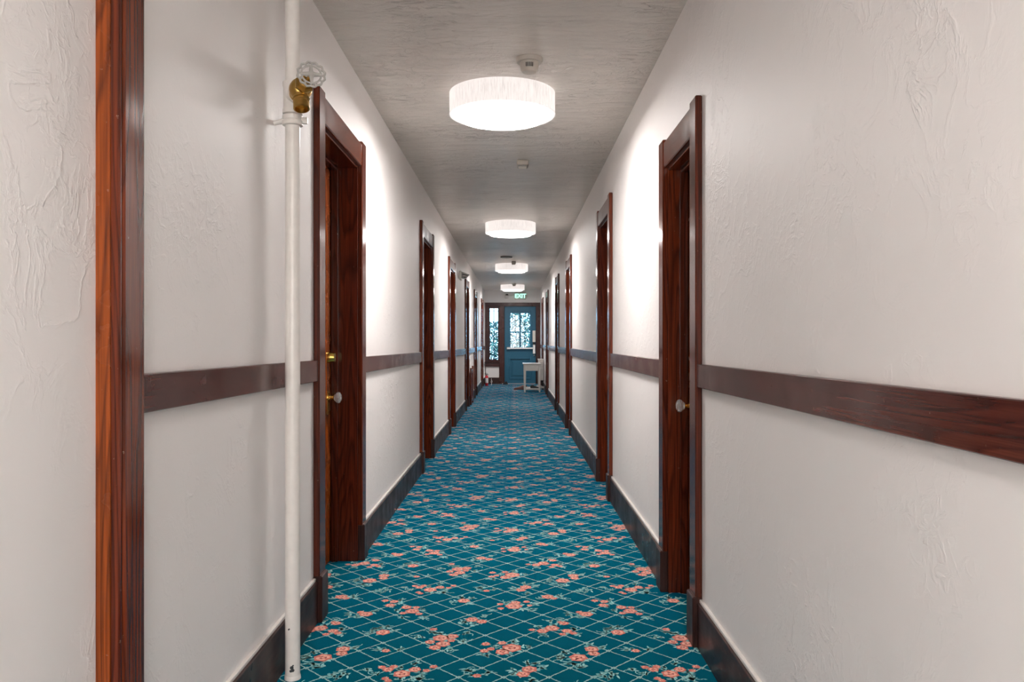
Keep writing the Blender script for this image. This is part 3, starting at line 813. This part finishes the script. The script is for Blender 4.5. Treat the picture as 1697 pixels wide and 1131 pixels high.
def wheel(bm):
    t = bmesh.new()
    N = 48
    wave = [(.0415 + .0022*math.cos(12*2*math.pi*i/N)) for i in range(N)]
    tube(t, [(wave[i]*math.cos(2*math.pi*i/N), wave[i]*math.sin(2*math.pi*i/N), 0) for i in range(N)], .0038, 8, True)
    tube(t, [(.0305*math.cos(2*math.pi*i/36), .0305*math.sin(2*math.pi*i/36), 0) for i in range(36)], .0032, 8, True)
    for i in range(12):
        a = 2*math.pi*(i + .5)/12
        tube(t, [(.030*math.cos(a), .030*math.sin(a), 0), (.0395*math.cos(a), .0395*math.sin(a), 0)], .0030, 6)
    for i in range(4):
        a = .35 + i*math.pi/2
        tube(t, [(.006*math.cos(a), .006*math.sin(a), .002), (.0305*math.cos(a), .0305*math.sin(a), 0)], [.0072, .0050], 8)
    lathe(t, [(.0105, -.006), (.0105, .006), (.007, .010), (0, .011)], 16)
    merge(bm, t, Matrix.Translation(wc) @ along(wd))
part('handwheel', va, M['wheel_grey'], wheel, True)

# ------------------------------------------------------------------ exit sign and lantern on the end wall
SX, SZ = .16, 2.335
e = tag(empty('exit_sign', (SX, YE, SZ)), 'lit green EXIT sign above the teal door', 'sign')
boxes('case', e, M['plastic'], (-.148, .148, -.05, 0, -.09, .09), bev=.018)
boxes('face', e, M['exit_face'], (-.125, .125, -.053, -.045, -.075, .075), bev=.002)
tcu = bpy.data.curves.new('lettering', 'FONT')
tcu.body = 'EXIT'; tcu.size = .155; tcu.align_x = 'CENTER'; tcu.align_y = 'CENTER'; tcu.extrude = .002; tcu.space_character = .95; tcu.offset = .0035
tcu.materials.append(M['exit_green'])
to = bpy.data.objects.new('lettering_curve', tcu); COL.objects.link(to)
bpy.context.view_layer.update()
lme = bpy.data.meshes.new_from_object(to.evaluated_get(bpy.context.evaluated_depsgraph_get()))
bpy.data.objects.remove(to)
obj('lettering', lme, e, (0, -.056, 0), (math.pi/2, 0, 0))
part('conduit', e, M['plastic'], lambda bm: tube(bm, [(-.148, -.012, .0), (-.18, -.012, .02), (-.21, -.012, .005), (-.25, -.012, 0), (-.30, -.012, 0)], .006, 8), True)
part('conduit', e, M['plastic'], lambda bm: (tube(bm, [(.148, -.012, .028), (.18, -.012, .026), (.20, -.012, .004), (.185, -.012, -.018), (.148, -.012, -.02)], .006, 8)), True)
e = tag(empty('emergency_lamp', (-.20, YE, 2.333)), 'small white twin emergency lamp with black cap above the teal door', 'lamp')
boxes('lamp_body', e, M['plastic'], (-.05, .05, -.06, 0, -.06, .03), bev=.014)
for x in (-.024, .024): part('lamp_head', e, M['label'], lambda bm, x=x: lathe(bm, [(.012, 0), (.024, .012), (.024, .03), (0, .032)], 16, Matrix.Translation((x, -.055, -.012)) @ along((0, -1, -.2))), True)
boxes('cap', e, M['black'], (-.034, .034, -.066, 0, .026, .055), bev=.006)

# ------------------------------------------------------------------ fire extinguisher, cord, doorstop
e = tag(empty('fire_extinguisher', (-.705, 20.25, 0)), 'small red fire extinguisher with white label on the floor in the far corner', 'extinguisher')
part('cylinder', e, M['red'], lambda bm: lathe(bm, [(0, 0), (.038, 0), (.041, .006), (.041, .228), (.036, .248), (.018, .262), (.016, .268), (0, .268)], 28), True)
part('label_band', e, M['label'], lambda bm: lathe(bm, [(.0418, .075), (.0418, .200)], 28, cap=False), True)
part('valve', e, M['black'], lambda bm: (lathe(bm, [(.015, .262), (.015, .295), (0, .296)], 12), box(bm, -.045, .012, -.011, .011, .284, .300, .003)), True)
part('handle', e, M['black'], lambda bm: tube(bm, [(.0, 0, .300), (.018, 0, .318), (-.020, 0, .322), (-.05, 0, .312)], .007, 8), True)
part('nozzle', e, M['black'], lambda bm: tube(bm, [(.012, 0, .29), (.034, -.01, .292), (.042, -.012, .275)], .007, 8), True)
e = tag(empty('door_holder', (-.60, 20.62, 0)), 'small white looped hook standing beside the fire extinguisher', 'hook')
part('loop', e, M['label'], lambda bm: tube(bm, [(0, 0, .14), (.018, 0, .11), (.026, 0, .08), (.004, 0, .062), (-.014, 0, .085), (0, 0, .115), (.012, 0, .09)], .006, 8), True)
part('stand', e, M['label'], lambda bm: (tube(bm, [(.004, 0, .062), (.012, 0, .035), (0, 0, .01)], .007, 8), lathe(bm, [(.026, 0), (.024, .010), (0, .012)], 16)), True)
part('stalk', e, M['label'], lambda bm: tube(bm, [(0, 0, .13), (.004, 0, .175)], .005, 8), True)
e = tag(empty('doorstop', (-.235, 20.95, 0)), 'black rubber wedge doorstop at the foot of the teal door', 'doorstop')
def wedge(bm):
    t = bmesh.new()
    P = [(-.09, -.03, 0), (.07, -.03, 0), (.07, .03, 0), (-.09, .03, 0), (-.085, -.03, .012), (.03, -.03, .085), (.03, .03, .085), (-.085, .03, .012)]
    v = [t.verts.new(p) for p in P]
    for f in ((3,2,1,0),(4,5,6,7),(0,1,5,4),(1,2,6,5),(2,3,7,6),(3,0,4,7)): t.faces.new([v[i] for i in f])
    bmesh.ops.bevel(t, geom=list(t.edges), offset=.004, segments=1, affect='EDGES')
    merge(bm, t)
part('wedge', e, M['black'], wedge)
part('tip_button', e, M['label'], lambda bm: lathe(bm, [(.012, 0), (.011, .006), (0, .007)], 12, Matrix.Translation((-.078, -.030, .018)) @ along((0, -1, .2))), True)

# ------------------------------------------------------------------ white side table, drawer box and shoes
TYY = 17.72
e = tag(empty('side_table', (.397, TYY, 0)), 'small white wooden table with tapered legs near the end door', 'table')
wp_ = M['white_paint']
def tap(bm, x, y):
    t = bmesh.new()
    a, b = .026, .017
    v = [t.verts.new((x + s*q, y + r*q, z)) for z, q in ((0, b), (.615, a)) for s, r in ((-1,-1),(1,-1),(1,1),(-1,1))]
    for f in ((3,2,1,0),(4,5,6,7),(0,1,5,4),(1,2,6,5),(2,3,7,6),(3,0,4,7)): t.faces.new([v[i] for i in f])
    bmesh.ops.bevel(t, geom=list(t.edges), offset=.003, segments=1, affect='EDGES')
    merge(bm, t)
for x, y in ((-.163, .03), (.163, .03), (-.163, .62), (.163, .62)): part('leg', e, wp_, lambda bm, x=x, y=y: tap(bm, x, y))
boxes('table_top', e, wp_, (-.212, .20, -.02, .67, .618, .640), bev=.005)
boxes('apron', e, wp_, (-.15, .15, .018, .036, .475, .618), bev=.002)
boxes('apron', e, wp_, (-.15, .15, .614, .632, .475, .618), bev=.002)
boxes('apron', e, wp_, (-.175, -.157, .05, .60, .475, .618), bev=.002)
boxes('apron', e, wp_, (.157, .175, .05, .60, .475, .618), bev=.002)
boxes('stretcher', e, wp_, (-.15, .15, .02, .044, .055, .085), bev=.003)
boxes('stretcher', e, wp_, (-.15, .15, .606, .63, .055, .085), bev=.003)
boxes('lower_shelf', e, wp_, (-.165, .165, .04, .61, .048, .062), bev=.002)
e = tag(empty('drawer_unit', (.618, 18.62, 0)), 'narrow white drawer unit on dark legs behind the white table', 'cabinet')
boxes('carcass', e, wp_, (-.058, .058, 0, .22, .22, .70), bev=.004)
for i in range(3): boxes('drawer_front', e, wp_, (-.056, .056, -.012, .002, .235 + .152*i, .375 + .152*i), bev=.003)
boxes('unit_top', e, wp_, (-.07, .062, -.018, .23, .70, .72), bev=.004)
for x in (-.042, .042):
    for y in (.02, .20): boxes('leg', e, M['black'], (x - .014, x + .014, y - .014, y + .014, 0, .22), bev=.003)

def shoe(loc, rz, upper, sole, label, k=1.0):
    e = tag(empty('shoe', loc, rz), label, 'shoe', 'shoes by the white table')
    out = [(0, .030), (.05, .038), (.12, .034), (.19, .044), (.24, .040), (.275, .022), (.285, 0)]
    ring = [(x*k, w*k) for x, w in out] + [(x*k, -w*k) for x, w in reversed(out[:-1])]
    def so(bm):
        t = bmesh.new()
        a = [t.verts.new((x, w, 0)) for x, w in ring]; b = [t.verts.new((x, w, .018*k)) for x, w in ring]
        for i in range(len(ring)): j = (i + 1) % len(ring); t.faces.new((a[i], a[j], b[j], b[i]))
        t.faces.new(list(reversed(a))); t.faces.new(b)
        merge(bm, t)
    def up(bm):
        t = bmesh.new()
        secs = [(.004, .026, .085), (.04, .034, .100), (.09, .034, .098), (.13, .034, .080), (.19, .041, .060), (.24, .037, .048), (.272, .022, .034), (.282, .006, .024)]
        R = []
        for x, w, h in secs:
            R.append([t.verts.new((x*k, w*k*c, (.016 + (h - .016)*max(0, s)**.8)*k)) for c, s in ((math.cos(math.pi*q/8), math.sin(math.pi*q/8)) for q in range(9))])
        for a, b in zip(R, R[1:]):
            for i in range(8): t.faces.new((a[i], a[i+1], b[i+1], b[i]))
        t.faces.new(R[0]); t.faces.new(list(reversed(R[-1])))
        bmesh.ops.recalc_face_normals(t, faces=list(t.faces))
        merge(bm, t)
    part('sole', e, sole, so); part('upper', e, upper, up, True)
    part('laces', e, M['label'] if upper is M['black'] else M['black'], lambda bm: [tube(bm, [(x*k, -.018*k, z*k), (x*k, 0, (z + .008)*k), (x*k, .018*k, z*k)], .0028*k, 6) for x, z in ((.125, .078), (.145, .071), (.165, .064))], True)
shoe((.30, 18.62, 0), math.pi - .1, M['brown_leather'], M['brown_leather'], 'brown leather shoe on the carpet beside the white table leg', 1.12)
shoe((.36, 17.98, .062), -.25, M['black'], M['label'], 'black shoe on the low shelf of the white table', .8)
shoe((.50, 18.12, .062), .3, M['label'], M['label'], 'white shoe on the low shelf of the white table', .8)

# ------------------------------------------------------------------ low board leaning on the left wall
e = tag(empty('leaning_board', (WL + .025, 14.12, 0)), 'low dark brown wooden board leaning on the wall between fourth and fifth doors', 'board')
boxes('panel', e, M['wood_z'], (.0, .014, .03, .62, .03, .62), bev=.003)
boxes('stile', e, M['wood_z'], (-.004, .026, 0, .06, 0, .66), bev=.003)
boxes('stile', e, M['wood_z'], (-.004, .026, .60, .66, 0, .68), bev=.003)
boxes('rail', e, M['wood_y'], (-.002, .022, .06, .60, .56, .62), bev=.003)
boxes('rail', e, M['wood_y'], (-.002, .022, .06, .60, .05, .11), bev=.003)

# ------------------------------------------------------------------ garden beyond the glazing
tag(boxes('ground_outside', None, M['ground'], (-4, 4, YE + .16, 27, -.25, -.05)), 'soil of the garden outside the end door', 'ground', kind='structure')
def shrub(loc, w, dpt, h, nleaf, label, seed):
    rnd = random.Random(seed)
    e = tag(empty('shrub', loc), label, 'shrub', 'garden shrubs outside the end door')
    def stems(bm):
        for i in range(7):
            x = rnd.uniform(-w*.4, w*.4); y = rnd.uniform(-dpt*.3, dpt*.3)
            tube(bm, [(x*.3, y*.3, 0), (x*.7, y*.7, h*.45), (x, y, h*.95)], [.022, .014, .005], 6)
    part('stem', e, M['bark'], stems, True)
    bm = bmesh.new()
    for i in range(nleaf):
        p = Vector((rnd.uniform(-w/2, w/2), rnd.uniform(-dpt/2, dpt/2), .08 + (h - .08)*rnd.random()**.9))
        R = Euler((rnd.uniform(-.9, .9) + 1.2, rnd.uniform(-.6, .6), rnd.uniform(0, 6.28))).to_matrix()
        L, W = rnd.uniform(.05, .085), rnd.uniform(.024, .038)
        v = [bm.verts.new(p + R @ Vector(q)) for q in ((-W, 0, 0), (0, L*.45, .004), (W, 0, 0), (0, -L*.45, .004))]
        v.insert(1, bm.verts.new(p + R @ Vector((-W*.7, L*.28, .002)))); v.insert(3, bm.verts.new(p + R @ Vector((W*.7, L*.28, .002))))
        bm.faces.new(v).material_index = 0 if rnd.random() < .62 else 1
    fo = obj('foliage', mesh('foliage', bm, [M['leaf'], M['leaf2']]), e)
    fo['kind'] = 'stuff'
shrub((.22, 23.2, -.05), 1.1, .8, 2.35, 3800, 'leafy green shrub outside the glass of the teal door', 3)
shrub((-.90, 23.4, -.05), .95, .8, 1.75, 2600, 'leafy green shrub seen through the narrow sidelight', 4)
